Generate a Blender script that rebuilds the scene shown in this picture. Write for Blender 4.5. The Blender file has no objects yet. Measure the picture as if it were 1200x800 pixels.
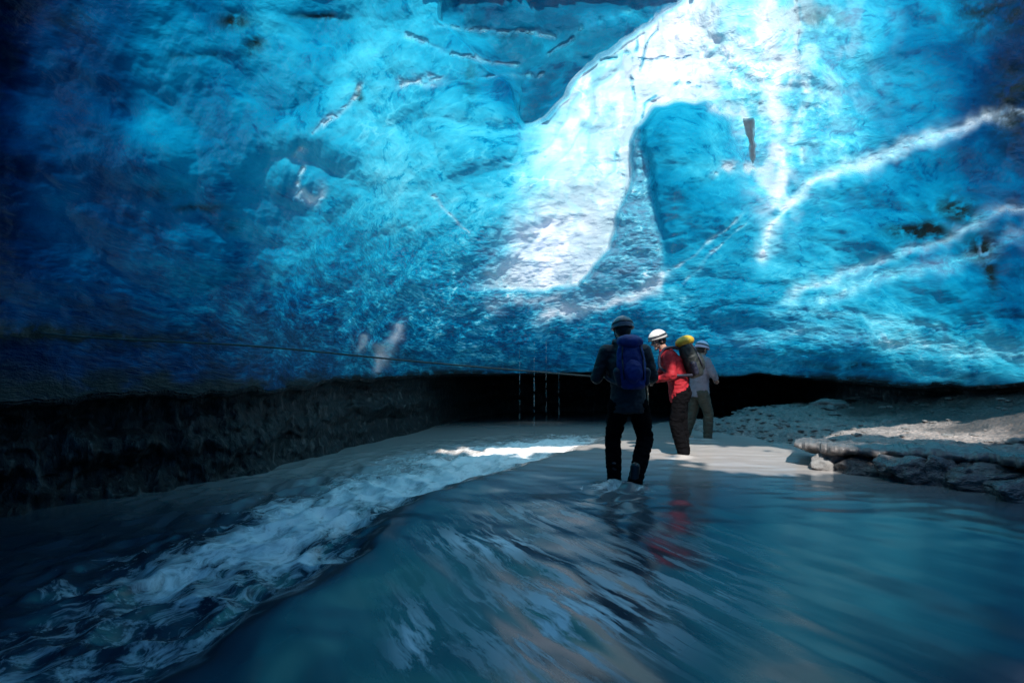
import bpy, bmesh, math, random
import numpy as np
from mathutils import Vector, Matrix
R = math.radians
C = bpy.context.scene.collection
scene = bpy.context.scene
random.seed(7)

# ------------------------------------------------------------------ camera
CAMH = 1.24
F = 20.0 / 36.0 * 1200.0          # focal length in photo pixels
HOR = 433.0                       # photo row of the horizon
cam_d = bpy.data.cameras.new('camera')
cam = bpy.data.objects.new('camera', cam_d); C.objects.link(cam)
cam.location = (0, 0, CAMH); cam.rotation_euler = (R(90), 0, 0)
cam_d.lens = 20; cam_d.sensor_width = 36; cam_d.shift_y = (HOR - 400) / 1200.0
cam_d.clip_start = 0.05; cam_d.clip_end = 500
scene.camera = cam

# ------------------------------------------------------------------ sky, sun, exposure
SUN_EL, SUN_AZ = 50.0, 179.0       # azimuth: clockwise from +Y
w = bpy.data.worlds.new('World'); scene.world = w; w.use_nodes = True
nt = w.node_tree; nt.nodes.clear()
sky = nt.nodes.new('ShaderNodeTexSky'); sky.sky_type = 'NISHITA'; sky.sun_disc = False
sky.sun_elevation = R(SUN_EL); sky.sun_rotation = R(SUN_AZ)
bg = nt.nodes.new('ShaderNodeBackground'); bg.inputs[1].default_value = 0.15
wo = nt.nodes.new('ShaderNodeOutputWorld')
nt.links.new(sky.outputs[0], bg.inputs[0]); nt.links.new(bg.outputs[0], wo.inputs[0])
sd = bpy.data.lights.new('sun', 'SUN'); sd.energy = 5.0; sd.angle = R(1.0); sd.color = (1.0, 0.96, 0.9)
sun = bpy.data.objects.new('sun', sd); C.objects.link(sun)
sv = Vector((math.sin(R(SUN_AZ)) * math.cos(R(SUN_EL)), math.cos(R(SUN_AZ)) * math.cos(R(SUN_EL)), math.sin(R(SUN_EL))))
sun.rotation_euler = sv.to_track_quat('Z', 'Y').to_euler()
scene.view_settings.view_transform = 'Standard'; scene.view_settings.look = 'None'
scene.view_settings.gamma = 1.0; scene.view_settings.use_curve_mapping = False
scene.view_settings.exposure = 0.62

# ------------------------------------------------------------------ numpy noise
_rs = np.random.RandomState(11)
_P = _rs.permutation(256); _P = np.concatenate([_P, _P, _P])
_G = _rs.normal(size=(256, 3)); _G /= np.linalg.norm(_G, axis=1)[:, None]
_G = _G.astype(np.float32); _P = _P.astype(np.int32)
def noise3(x, y, z):
    x, y, z = np.broadcast_arrays(np.asarray(x, np.float32), np.asarray(y, np.float32), np.asarray(z, np.float32))
    fx, fy, fz_ = np.floor(x), np.floor(y), np.floor(z)
    xi = fx.astype(np.int32) & 255; yi = fy.astype(np.int32) & 255; zi = fz_.astype(np.int32) & 255
    xf, yf, zf = x - fx, y - fy, z - fz_
    fu = lambda t: t * t * t * (t * (t * 6 - 15) + 10)
    u, v, ww = fu(xf), fu(yf), fu(zf)
    out = 0
    for dx in (0, 1):
        px_ = _P[xi + dx]
        for dy in (0, 1):
            py_ = _P[px_ + ((yi + dy) & 255)]
            wxy = (u if dx else 1 - u) * (v if dy else 1 - v)
            for dz in (0, 1):
                g = _P[py_ + ((zi + dz) & 255)]
                d = _G[:, 0][g] * (xf - dx) + _G[:, 1][g] * (yf - dy) + _G[:, 2][g] * (zf - dz)
                out = out + d * wxy * (ww if dz else 1 - ww)
    return out * 1.6
def fbm(x, y, z=0.0, o=4, gain=0.5):
    s, a, f = 0, 1.0, 1.0
    for i in range(o):
        s = s + a * noise3(x * f + 17.3 * i, y * f - 9.1 * i, z * f + 4.7 * i); a *= gain; f *= 2.03
    return s
def sm(a, b, x):
    t = np.clip((x - a) / (b - a), 0, 1); return t * t * (3 - 2 * t)
def seg_dist(u, v, pts):
    """distance to a polyline, and position along it 0..1"""
    best = np.full(np.shape(u), 1e9); along = np.zeros(np.shape(u)); L = 0
    lens = [math.dist(a, b) for a, b in zip(pts[:-1], pts[1:])]; tot = sum(lens)
    for (a, b, l) in zip(pts[:-1], pts[1:], lens):
        dx, dy = b[0] - a[0], b[1] - a[1]
        t = np.clip(((u - a[0]) * dx + (v - a[1]) * dy) / (dx * dx + dy * dy), 0, 1)
        d = np.hypot(u - a[0] - t * dx, v - a[1] - t * dy)
        m = d < best
        best = np.where(m, d, best); along = np.where(m, (L + t * l) / tot, along); L += l
    return best, along
def poly_sd(u, v, pts):
    """signed distance to a polygon, positive inside"""
    d, _ = seg_dist(u, v, pts + [pts[0]])
    inside = np.zeros(np.shape(u), bool)
    n = len(pts)
    for i in range(n):
        x1, y1 = pts[i]; x2, y2 = pts[(i + 1) % n]
        if y1 == y2: continue
        c = ((y1 > v) != (y2 > v)) & (u < (x2 - x1) * (v - y1) / (y2 - y1) + x1)
        inside ^= c
    return np.where(inside, d, -d)

# ------------------------------------------------------------------ object helpers
def tag(o, label=None, cat=None, group=None, kind=None):
    if label: o['label'] = label
    if cat: o['category'] = cat
    if group: o['group'] = group
    if kind: o['kind'] = kind
    return o
def link(name, me, mat=None, parent=None, smooth=True):
    o = bpy.data.objects.new(name, me); C.objects.link(o)
    me.name = name
    if mat: me.materials.append(mat)
    if smooth: me.polygons.foreach_set('use_smooth', [True] * len(me.polygons))
    if parent: o.parent = parent
    return o
def empty(name, loc, rz=0):
    o = bpy.data.objects.new(name, None); C.objects.link(o); o.location = loc; o.rotation_euler = (0, 0, rz)
    o.empty_display_size = 0.2
    return o
def grid_mesh(name, P, closed_u=False, drop=None):
    """P: (rows, cols, 3)"""
    nr, nc = P.shape[:2]
    me = bpy.data.meshes.new(name)
    idx = np.arange(nr * nc).reshape(nr, nc)
    if closed_u: idx = np.concatenate([idx, idx[:, :1]], 1)
    q = np.stack([idx[:-1, :-1], idx[:-1, 1:], idx[1:, 1:], idx[1:, :-1]], -1).reshape(-1, 4)
    if drop is not None: q = q[~drop.reshape(-1)[q].any(1)]
    me.vertices.add(nr * nc); me.vertices.foreach_set('co', P.reshape(-1).astype(np.float32))
    me.loops.add(len(q) * 4); me.loops.foreach_set('vertex_index', q.reshape(-1).astype(np.int32))
    me.polygons.add(len(q)); me.polygons.foreach_set('loop_start', (np.arange(len(q)) * 4).astype(np.int32))
    me.update(calc_edges=True); me.validate()
    return me
def set_attr(me, name, a):
    at = me.attributes.new(name, 'FLOAT', 'POINT'); at.data.foreach_set('value', np.asarray(a, np.float32).reshape(-1))
def mesh_from(bm, name='m'):
    me = bpy.data.meshes.new(name); bmesh.ops.recalc_face_normals(bm, faces=bm.faces[:]); bm.to_mesh(me); bm.free(); return me

# ------------------------------------------------------------------ material helpers
class NT:
    def __init__(s, name):
        s.m = bpy.data.materials.new(name); s.m.use_nodes = True; s.t = s.m.node_tree; s.t.nodes.clear()
        s.out = s.t.nodes.new('ShaderNodeOutputMaterial')
    def n(s, typ, **kw):
        nd = s.t.nodes.new('ShaderNode' + typ)
        for k, v in kw.items():
            if k.startswith('_'): setattr(nd, k[1:], v)
        for k, v in kw.items():
            if k.startswith('_'): continue
            key = int(k[1:]) if k[0] == 'i' and k[1:].isdigit() else k.replace('__', ' ')
            s.set(nd.inputs[key], v)
        return nd
    def set(s, inp, v):
        if isinstance(v, bpy.types.NodeSocket): s.t.links.new(v, inp)
        elif isinstance(v, bpy.types.Node): s.t.links.new(v.outputs[0], inp)
        else: inp.default_value = v
    def math(s, op, a, b=0.0, clamp=False):
        return s.n('Math', _operation=op, _use_clamp=clamp, i0=a, i1=b).outputs[0]
    def ramp(s, x, a, b, lo=0.0, hi=1.0):
        return s.n('MapRange', i0=x, i1=a, i2=b, i3=lo, i4=hi).outputs[0]
    def mix(s, f, a, b):
        nd = s.n('Mix', _data_type='RGBA'); s.set(nd.inputs[0], f); s.set(nd.inputs[6], a); s.set(nd.inputs[7], b); return nd.outputs[2]
    def attr(s, name): return s.n('Attribute', _attribute_name=name).outputs['Fac']
    def coord(s, scale=(1, 1, 1), rot=(0, 0, 0), name='Object'):
        v = s.n('TexCoord').outputs[name]
        if any(rot):                    # turn first, then stretch
            m0 = s.n('Mapping'); s.set(m0.inputs[0], v); m0.inputs['Rotation'].default_value = rot; v = m0.outputs[0]
        if tuple(scale) != (1, 1, 1):
            m1 = s.n('Mapping'); s.set(m1.inputs[0], v); m1.inputs['Scale'].default_value = scale; v = m1.outputs[0]
        return v
    def noise(s, vec, scale, detail=4, rough=0.55, dist=0.0):
        return s.n('TexNoise', Vector=vec, Scale=scale, Detail=detail, Roughness=rough, Distortion=dist).outputs[0]
    def bump(s, h, strength, dist, normal=None):
        b = s.n('Bump', Height=h, Strength=strength, Distance=dist)
        if normal: s.set(b.inputs['Normal'], normal)
        return b.outputs[0]
def simple(name, col, rough=0.7, var=0.25, scale=12, bump=0.3, bscale=60, metal=0.0, spec=0.5, bdist=0.004):
    k = NT(name); v = k.coord()
    n = k.noise(v, scale, 5)
    c = k.mix(k.ramp(n, 0.3, 0.7), tuple(x * (1 - var) for x in col) + (1,), tuple(min(1, x * (1 + var)) for x in col) + (1,))
    p = k.n('BsdfPrincipled', Base__Color=c, Roughness=rough, Metallic=metal)
    p.inputs['Specular IOR Level'].default_value = spec
    k.set(p.inputs['Normal'], k.bump(k.noise(v, bscale, 3), bump, bdist))
    k.set(k.out.inputs[0], p); return k.m

def ice_material():
    k = NT('glacier_ice')
    P = k.coord()
    ax = k.coord(scale=(0.55, 0.55, 2.2), rot=(0.15, 0.0, 0.25))
    # warped domain for swirling, flow-like detail
    wn = k.n('TexNoise', Vector=P, Scale=0.9, Detail=3.0, Roughness=0.5)
    wv = k.n('VectorMath', _operation='MULTIPLY_ADD'); k.set(wv.inputs[0], wn.outputs['Color']); wv.inputs[1].default_value = (0.55, 0.55, 0.55); k.set(wv.inputs[2], P)
    wa = k.n('VectorMath', _operation='MULTIPLY_ADD'); k.set(wa.inputs[0], wn.outputs['Color']); wa.inputs[1].default_value = (0.35, 0.35, 0.8); k.set(wa.inputs[2], ax)
    big = k.noise(wv.outputs[0], 0.9, 3, 0.55, 0.0)
    mid = k.noise(wv.outputs[0], 3.0, 6, 0.62, 0.0)
    st = k.noise(wa.outputs[0], 3.6, 6, 0.68, 0.0)
    fine = k.noise(wa.outputs[0], 13.0, 3, 0.62, 0.0)
    rough_a = k.attr('rough')           # how broken-up the surface is here
    thick = k.attr('thick'); frost = k.attr('frost'); dirt = k.attr('dirt'); clear = k.attr('clear'); glare = k.attr('glare')
    # optical thickness, painted shade included, with bubbles, folds and layers
    t = k.math('ADD', thick, k.math('MULTIPLY', k.ramp(big, 0.3, 0.7, -0.5, 0.5), k.math('ADD', k.math('MULTIPLY', thick, 0.45), 0.12)))
    t = k.math('ADD', t, k.math('MULTIPLY', k.ramp(mid, 0.3, 0.7, -0.5, 0.5), k.math('ADD', k.math('MULTIPLY', thick, 0.3), 0.10)))
    t = k.math('ADD', t, k.math('MULTIPLY', k.ramp(st, 0.38, 0.62, -0.8, 0.8), k.math('MULTIPLY', rough_a, k.math('ADD', k.math('MULTIPLY', thick, 0.4), 0.25))))
    t = k.math('ADD', t, k.math('MULTIPLY', k.ramp(fine, 0.43, 0.57, -0.8, 0.8), k.math('MULTIPLY', rough_a, k.math('ADD', k.math('MULTIPLY', thick, 0.22), 0.18))))
    vn = k.noise(wv.outputs[0], 2.1, 4, 0.55, 0.0)
    vein = k.math('SUBTRACT', 1.0, k.math('MULTIPLY', k.math('ABSOLUTE', k.math('SUBTRACT', vn, 0.5)), 26.0), clamp=True)
    vmask = k.ramp(big, 0.50, 0.62)
    t = k.math('SUBTRACT', t, k.math('MULTIPLY', k.math('MULTIPLY', vein, vmask), 0.30))
    vd = k.noise(wa.outputs[0], 1.3, 5, 0.6, 0.0)
    dv_ = k.math('SUBTRACT', 1.0, k.math('MULTIPLY', k.math('ABSOLUTE', k.math('SUBTRACT', vd, 0.47)), 34.0), clamp=True)
    t = k.math('ADD', t, k.math('MULTIPLY', k.math('MULTIPLY', dv_, k.ramp(mid, 0.48, 0.6)), 0.8))
    t = k.math('MAXIMUM', t, 0.02)
    cc = k.n('CombineColor')
    for i, kk in enumerate((3.3, 0.88, 0.59)):
        k.set(cc.inputs[i], k.math('POWER', math.exp(-kk), t))
    # white bubbly ice
    fm = k.math('MULTIPLY', frost, k.ramp(k.math('ADD', k.math('MULTIPLY', mid, 0.5), k.math('MULTIPLY', st, 0.5)), 0.38, 0.56, 0.35, 1.3), clamp=True)
    # glints of the broken ice, painted as white flecks
    fk = k.noise(wa.outputs[0], 26.0, 2, 0.5, 0.0)
    fl = k.math('MULTIPLY', k.ramp(k.math('ADD', k.math('MULTIPLY', fk, 0.6), k.math('MULTIPLY', st, 0.4)), 0.55, 0.61), k.math('MULTIPLY', rough_a, k.ramp(thick, 0.3, 1.9, 0.75, 0.0)), clamp=True)
    fm = k.math('MAXIMUM', fm, fl)
    T = k.mix(fm, cc.outputs[0], k.mix(glare, (0.40, 0.56, 0.60, 1), (0.95, 0.97, 0.97, 1)))
    dm = k.math('MULTIPLY', dirt, k.ramp(k.math('ADD', k.math('MULTIPLY', st, 0.5), k.math('MULTIPLY', mid, 0.5)), 0.36, 0.52, 0.15, 1.25), clamp=True)
    T = k.mix(dm, T, (0.004, 0.012, 0.014, 1))
    D = k.mix(dm, k.mix(fm, (0.010, 0.11, 0.18, 1), (0.55, 0.66, 0.70, 1)), (0.02, 0.024, 0.024, 1))
    h = k.math('ADD', k.math('MULTIPLY', mid, 0.30), k.math('MULTIPLY', k.math('ADD', st, k.math('MULTIPLY', fine, 0.35)), k.math('ADD', k.math('MULTIPLY', rough_a, 0.8), 0.15)))
    nrm = k.bump(h, 0.75, 0.14)
    tr = k.n('BsdfTranslucent', Color=T, Normal=nrm)
    df = k.n('BsdfDiffuse', Color=D, Normal=nrm)
    gl = k.n('BsdfGlossy', Color=(1, 1, 1, 1), Roughness=0.06, Normal=nrm)
    fr = k.n('Fresnel', IOR=1.40, Normal=nrm)
    m1 = k.n('MixShader', i0=0.16, i1=tr, i2=df)
    tp = k.n('BsdfTransparent', Color=(0.75, 0.92, 1.0, 1))
    cf = k.math('MULTIPLY', clear, k.ramp(mid, 0.42, 0.58, 0.2, 1.1), clamp=True)
    m2 = k.n('MixShader', i0=cf, i1=m1, i2=tp)
    m3 = k.n('MixShader', i0=fr, i1=m2, i2=gl)
    k.set(k.out.inputs[0], m3)
    return k.m

def sediment_material():
    k = NT('dirty_basal_ice')
    P = k.coord(); v = k.coord(scale=(3.0, 3.0, 0.7)); l = k.coord(scale=(0.5, 0.5, 3.0))
    n1 = k.noise(P, 2.2, 6, 0.65, 0.5); n2 = k.noise(v, 4.0, 6, 0.6, 0.4); n3 = k.noise(l, 3.0, 5, 0.6)
    a = k.math('ADD', k.math('MULTIPLY', n1, 0.5), k.math('MULTIPLY', n3, 0.5))
    c = k.mix(k.ramp(a, 0.38, 0.62), (0.004, 0.004, 0.005, 1), (0.016, 0.014, 0.013, 1))
    c = k.mix(k.ramp(n2, 0.54, 0.68), c, (0.13, 0.11, 0.10, 1))
    p = k.n('BsdfPrincipled', Base__Color=c, Roughness=k.ramp(n2, 0.3, 0.7, 0.3, 0.75))
    k.set(p.inputs['Normal'], k.bump(k.math('ADD', n2, k.math('MULTIPLY', n1, 0.8)), 0.9, 0.09))
    k.set(k.out.inputs[0], p); return k.m

def water_material():
    k = NT('milky_meltwater')
    P = k.coord(); foam = k.attr('foam'); silt = k.attr('silt')
    sx = k.coord(scale=(1.0, 0.42, 1.0), rot=(0, 0, R(22)))
    wn = k.n('TexNoise', Vector=P, Scale=2.2, Detail=2.0)
    wv = k.n('VectorMath', _operation='MULTIPLY_ADD'); k.set(wv.inputs[0], wn.outputs['Color']); wv.inputs[1].default_value = (0.5, 0.5, 0.5); k.set(wv.inputs[2], sx)
    f1 = k.noise(wv.outputs[0], 5.0, 8, 0.66, 1.0)
    f2 = k.noise(wv.outputs[0], 20.0, 6, 0.68, 0.3)
    ff = k.math('ADD', k.math('MULTIPLY', f1, 0.6), k.math('MULTIPLY', f2, 0.4))
    ff = k.math('ADD', ff, k.math('MULTIPLY', k.math('SUBTRACT', foam, 0.5), 0.34))
    fm = k.math('MULTIPLY', k.ramp(ff, 0.47, 0.66), k.ramp(foam, 0.02, 0.35), clamp=True)
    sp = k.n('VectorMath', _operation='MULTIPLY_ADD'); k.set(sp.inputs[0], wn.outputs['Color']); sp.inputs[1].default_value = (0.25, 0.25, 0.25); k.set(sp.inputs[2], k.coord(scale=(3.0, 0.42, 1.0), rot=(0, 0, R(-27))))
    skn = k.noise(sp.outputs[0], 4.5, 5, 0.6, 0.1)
    fm = k.math('MAXIMUM', fm, k.math('MULTIPLY', k.ramp(skn, 0.47, 0.58, 0.0, 1.0), k.attr('reflection_streak')))  # painted highlights join the foam white
    base = k.mix(k.math('MINIMUM', silt, 1.0), (0.005, 0.024, 0.042, 1), (0.40, 0.36, 0.335, 1))
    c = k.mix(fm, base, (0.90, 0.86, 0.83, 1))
    rip = k.noise(k.coord(scale=(1.0, 0.35, 1.0), rot=(0, 0, R(-28))), 7.0, 4, 0.5, 0.4)
    h = k.math('ADD', k.math('MULTIPLY', rip, 0.05), k.math('MULTIPLY', ff, k.math('MULTIPLY', foam, 0.6)))
    p = k.n('BsdfPrincipled', Base__Color=c, Roughness=k.math('ADD', k.math('MULTIPLY', fm, 0.5), 0.18))
    p.inputs['IOR'].default_value = 1.5
    k.set(p.inputs['Normal'], k.bump(h, 0.6, 0.05))
    k.set(k.out.inputs[0], p); return k.m

def gravel_material(name, lo, hi, rough=0.45, sc=1.0):
    k = NT(name); P = k.coord()
    n = k.noise(P, 1.5 * sc, 6, 0.6); n2 = k.noise(P, 14 * sc, 6, 0.65)
    vo = k.n('TexVoronoi', Vector=P, Scale=24.0 * sc)
    c = k.mix(k.ramp(k.math('ADD', k.math('MULTIPLY', n, 0.5), k.math('MULTIPLY', n2, 0.5)), 0.36, 0.64), lo + (1,), hi + (1,))
    c = k.mix(k.math('MULTIPLY', k.attr('darkrock'), 0.85), c, (0.035, 0.03, 0.027, 1))
    g = k.n('SeparateColor', i0=vo.outputs['Color'])
    c = k.mix(k.math('MULTIPLY', g.outputs[0], 0.35), c, (0.05, 0.05, 0.055, 1))
    p = k.n('BsdfPrincipled', Base__Color=c, Roughness=k.ramp(n, 0.35, 0.65, rough - 0.18, rough + 0.2))
    k.set(p.inputs['Normal'], k.bump(k.math('ADD', k.math('MULTIPLY', vo.outputs['Distance'], -0.8), n2), 0.6, 0.03))
    k.set(k.out.inputs[0], p); return k.m

M_ICE = ice_material(); M_SED = sediment_material(); M_WAT = water_material()
M_GRA = gravel_material('wet_gravel', (0.10, 0.085, 0.076), (0.40, 0.335, 0.30))
M_ROCK = gravel_material('wet_rock', (0.03, 0.028, 0.028), (0.20, 0.18, 0.17), 0.3, 0.6)
M_STONE = gravel_material('pale_stone', (0.16, 0.155, 0.15), (0.42, 0.40, 0.38), 0.4, 1.5)
M_BED = gravel_material('stream_bed', (0.05, 0.05, 0.05), (0.12, 0.12, 0.11), 0.8, 0.5)

# ------------------------------------------------------------------ ground
gx = np.concatenate([[-200], np.linspace(-12, 14, 60), [200]]); gy = np.concatenate([[-200], np.linspace(-9, 28, 80), [200]])
X, Y = np.meshgrid(gx, gy); Z = -0.75 + 0.08 * fbm(X * 0.6, Y * 0.6, 2.0)
tag(link('ground', grid_mesh('ground', np.stack([X, Y, Z], -1)), M_BED), kind='structure')

# ------------------------------------------------------------------ ice ceiling
O = (0.6, 2.6)                     # plan centre of the cave
edge = [(-4.75, 4.4, .88), (-4.0, 5.8, .90), (-3.15, 6.9, .94), (-2.75, 9.0, 1.02), (-1.7, 12.6, 1.13), (1, 14.5, 1.14), (3.5, 14.7, 1.13),
        (6.1, 13.9, 1.08), (7.7, 11, .86), (8.1, 8, 1.02), (8.4, 4, 1.1), (7.8, 0, 1.1), (5, -4, 1), (0, -5, 1), (-4, -4, 1), (-5.8, 0, .9), (-5.5, 2.6, .88)]
ea = np.array([math.atan2(x - O[0], y - O[1]) for x, y, z in edge]); er = np.array([math.hypot(x - O[0], y - O[1]) for x, y, z in edge]); ez = np.array([e[2] for e in edge])
o_ = np.argsort(ea); ea, er, ez = ea[o_], er[o_], ez[o_]
def eD(a):
    a = (a + np.pi) % (2 * np.pi) - np.pi
    return np.interp(a, ea, er, period=2 * np.pi), np.interp(a, ea, ez, period=2 * np.pi)
def eDs(a):                        # smoothed
    r = 0; z = 0
    ks = np.linspace(-1, 1, 7); wk = np.exp(-ks * ks * 2); wk /= wk.sum()
    for d, q in zip(ks * 0.09, wk):
        rr, zz = eD(a + d); r = r + q * rr; z = z + q * zz
    return r, z
ZTOP = 5.3
# azimuth grid, dense over the lit part of the cave
az = np.unique(np.concatenate([np.linspace(-np.pi, -1.35, 60), np.linspace(-1.35, 1.2, 860), np.linspace(1.2, np.pi, 70)]))[:-1]
tt = np.concatenate([np.linspace(0, 1.25, 600), np.linspace(1.25, np.pi / 2, 50)[1:]])
A, Tm = np.meshgrid(az, tt)
D, Z0 = eDs(A)
Z0 = Z0 + 0.11 * fbm(A * 7, 0 * A, 3.3, 5) * (0.4 + 0.6 * (np.cos(A) < .93))
wf = sm(-0.9, -0.2, A) * (1 - sm(1.0, 1.6, A))       # far side: roof comes down at a slope; left: steep
bexp = 1.0 + 0.22 * wf
rho = D * np.cos(Tm) ** (1.0); zz = Z0 + (ZTOP - Z0) * np.sin(Tm) ** bexp
X = O[0] + rho * np.sin(A); Y = O[1] + rho * np.cos(A); Z = zz
# broad folds of the roof
amp = sm(0.0, 0.25, Tm)
bulge = 0.26 * fbm(X * 0.35 + 3, Y * 0.35, Z * 0.5, 3) + 0.05 * fbm(X * 1.5, Y * 1.5, Z * 1.5, 3)
def ray(X, Y, Z, d):
    n = np.sqrt(X ** 2 + Y ** 2 + (Z - CAMH) ** 2) + 1e-6
    return X + X / n * d, Y + Y / n * d, Z + (Z - CAMH) / n * d
X, Y, Z = ray(X, Y, Z, bulge * amp)
front = Y > 0.6
Ys = np.where(front, Y, 0.6)
U = np.clip(600 + F * X / Ys, -900, 2100); V = np.clip(HOR - F * (Z - CAMH) / Ys, -1500, 700)
fz = sm(0.6, 1.6, Y)               # features live ahead of the visitor only
wu = U + 7 * fbm(U / 60, V / 60, 1.0, 3); wv_ = V + 7 * fbm(U / 60, V / 60, 5.0, 3)
wu2 = U + 16 * fbm(U / 90, V / 90, 8.0, 4); wv2 = V + 16 * fbm(U / 90, V / 90, 12.0, 4)
# --- ice thickness with edge darkening and roof brightness painted in (control points)
ctrl = [(-300, 100, 4.5), (-300, 400, 4.5), (-20, 50, 6), (-20, 250, 6), (-20, 430, 6.5), (70, 80, 3.6), (90, 250, 3.0), (70, 360, 3.4), (90, 450, 3.6),
        (230, 60, 1.9), (230, 200, 1.7), (230, 320, 2.0), (230, 430, 2.9), (350, 60, 1.4), (350, 180, 1.15), (350, 290, 1.25), (350, 390, 2.2), (350, 440, 2.6), (90, 465, 7), (230, 462, 5.5), (350, 452, 4.5), (150, 300, 2.4), (300, 120, 1.7),
        (440, 60, .9), (450, 150, 0.65), (450, 240, 0.7), (450, 330, 1.25), (450, 420, 1.7), (540, 60, 1.0), (545, 160, 0.85), (545, 250, 0.8), (545, 350, 1.2), (600, 365, 1.4), (680, 365, 1.4), (640, 300, .3), (545, 425, 1.5),
        (620, 10, 2.2), (620, 90, 2.2), (640, 220, 0.35), (630, 380, 1.0), (640, 430, 1.9), (720, 425, 1.7), (700, 375, 1.0),
        (790, 160, 1.1), (800, 230, 1.15), (760, -40, .6), (700, -120, .8), (830, 300, 1.1), (840, 380, 1.2), (900, 300, 1.0), (900, 410, 1.2), (960, 340, 0.85), (1050, 400, 0.65), (1130, 415, 0.7), (1180, 410, .8),
        (960, 260, 1.05), (1050, 240, 1.7), (1120, 330, 1.6), (1190, 360, 2.2), (1190, 250, 2.6), (1080, 100, 1.5), (1180, 60, 4.2), (1190, 130, 3.6), (1120, 50, 2.6), (1100, 10, 1.8), (1000, 50, 0.9), (960, 140, 0.8),
        (880, 60, 0.35), (1000, 440, 1.6), (1150, 440, 1.1), (1400, 200, 3.2), (1400, 430, 2.5), (450, -200, 2.2), (800, -200, 2.0), (1100, -300, 3.0), (600, -700, 3.5), (100, -300, 4.0)]
num = 0; den = 0
for (cu, cv, ct) in ctrl:
    wgt = 1.0 / (((wu2 - cu) ** 2 + (wv2 - cv) ** 2) / 900.0 + 1.0) ** 1.9
    num = num + wgt * (ct * 1.22 + .08 if ct > .6 else ct * 1.15); den = den + wgt
thick = num / den
thick = np.where(front, thick * fz + 4.2 * (1 - fz), 4.2)
frost = np.zeros_like(U); dirt = np.zeros_like(U); rough = np.zeros_like(U); clear = np.zeros_like(U); disp = np.zeros_like(U)
# broken, scalloped ice low in the middle
rough = 0.06 + 0.85 * np.exp(-(((wu2 - 590) / 230) ** 2 + ((wv2 - 370) / 95) ** 2)) + 0.55 * np.exp(-(((wu2 - 300) / 260) ** 2 + ((wv2 - 390) / 80) ** 2)) \
    + 0.7 * np.exp(-(((wu2 - 900) / 110) ** 2 + ((wv2 - 110) / 120) ** 2)) + 0.35 * np.exp(-(((wu2 - 980) / 260) ** 2 + ((wv2 - 410) / 40) ** 2))
# dark wedge of old ice hanging in front, upper middle
wedge = poly_sd(wu, wv_, [(505, -260), (520, 20), (560, 62), (600, 110), (617, 146), (640, 136), (665, 112), (700, 72), (745, 42), (806, -6), (1010, -260)])
wm = sm(-3, 4, wedge)
soft_left = sm(-30, 26, wedge)
wm = np.where(wu < 610, np.minimum(wm, soft_left), wm)
# white curtain
curt = poly_sd(wu, wv_, [(1010, -260), (875, -6), (868, 60), (862, 116), (830, 118), (790, 118), (768, 128), (750, 152), (722, 272), (704, 305), (680, 338), (640, 341), (532, 336), (558, 285), (590, 235), (598, 190), (610, 142), (640, 138), (665, 112), (700, 72), (745, 42), (806, -6)])
cm = sm(-3, 4, curt) * sm(872, 822, wu + 14 * fbm(wu / 20, wv_ / 20, 91., 3) + 400 * (wv_ > 119) * 0)
xl = np.interp(wv_, [-100, 130, 190, 235, 285, 334], [560, 590, 598, 590, 558, 532])
cm_f = cm * sm(0, 85, wu - xl + 18 * fbm(wu / 24, wv_ / 24, 95., 4))
ac = ((wu - 700) * .88 + (wv_ - 150) * .48); al_ = (-(wu - 700) * .48 + (wv_ - 150) * .88)
fold = np.abs(fbm(ac / 34 + .4 * fbm(wu / 60, wv_ / 60, 3., 2), al_ / 150, 97., 3)); foldl = np.exp(-(fold / .10) ** 2)
# mottled pane behind the curtain
pane = poly_sd(wu, wv_, [(752, 150), (764, 230), (778, 300), (776, 338), (740, 356), (660, 372), (630, 372), (640, 341), (680, 338), (704, 305), (722, 272)])
pm = sm(-3, 5, pane)
# blue hollow
hol = poly_sd(wu, wv_, [(752, 152), (772, 124), (795, 117), (832, 117), (850, 135), (862, 160), (880, 200), (900, 245), (905, 262), (860, 330), (790, 345), (776, 330), (776, 290), (764, 230)])
hm = sm(-3, 6, hol) * sm(350, 270, wv_) * sm(915, 815, wu)
hf = sm(345, 200, wv_)
hsoft = sm(-8, 40, hol)
# mottled bright field right of the curtain
field = np.exp(-(((wu2 - 905) / 80) ** 2 + ((wv2 - 60) / 110) ** 2))
field = np.maximum(field, np.exp(-(((wu2 - 905) / 26) ** 2 + ((wv2 - 205) / 52) ** 2)))
disp += -0.75 * wm * sm(-200, 60, wv_)
disp += (-0.32 * sm(0, 110, wu - xl) * np.where(wv_ < 119, sm(890, 740, wu), 1) + 0.10 * fold) * cm
disp += 0.30 * sm(-4, 8, pane) * sm(372, 250, wv_) + (0.6 * sm(-6, 10, hol) + 0.4 * hsoft) * hf * sm(905, 780, wu)
thick = thick * (1 - cm_f) + (0.10 + 0.30 * foldl + 0.25 * sm(.1, .5, fbm(wu / 30, wv_ / 45, 99., 4))) * cm_f
frost = np.maximum(frost, cm_f * (0.55 + 0.45 * sm(110, 20, np.abs(wv_ - 290)) + 0.4 * (wu > 730)))
thick = thick * (1 - wm) + 2.15 * wm; frost *= (1 - wm)
frost = np.maximum(frost, 0.22 * pm); thick = thick * (1 - pm) + 1.35 * pm; rough = np.maximum(rough, pm)
mott = sm(-.35, .45, fbm(wu2 / 26, wv2 / 34, 51., 5)); field = field * (0.25 + 0.9 * mott)
frost = np.maximum(frost, 0.75 * field * (1 - hm) * (1 - wm) * (1 - cm)); thick *= (1 - 0.55 * field * (1 - hm))
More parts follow.
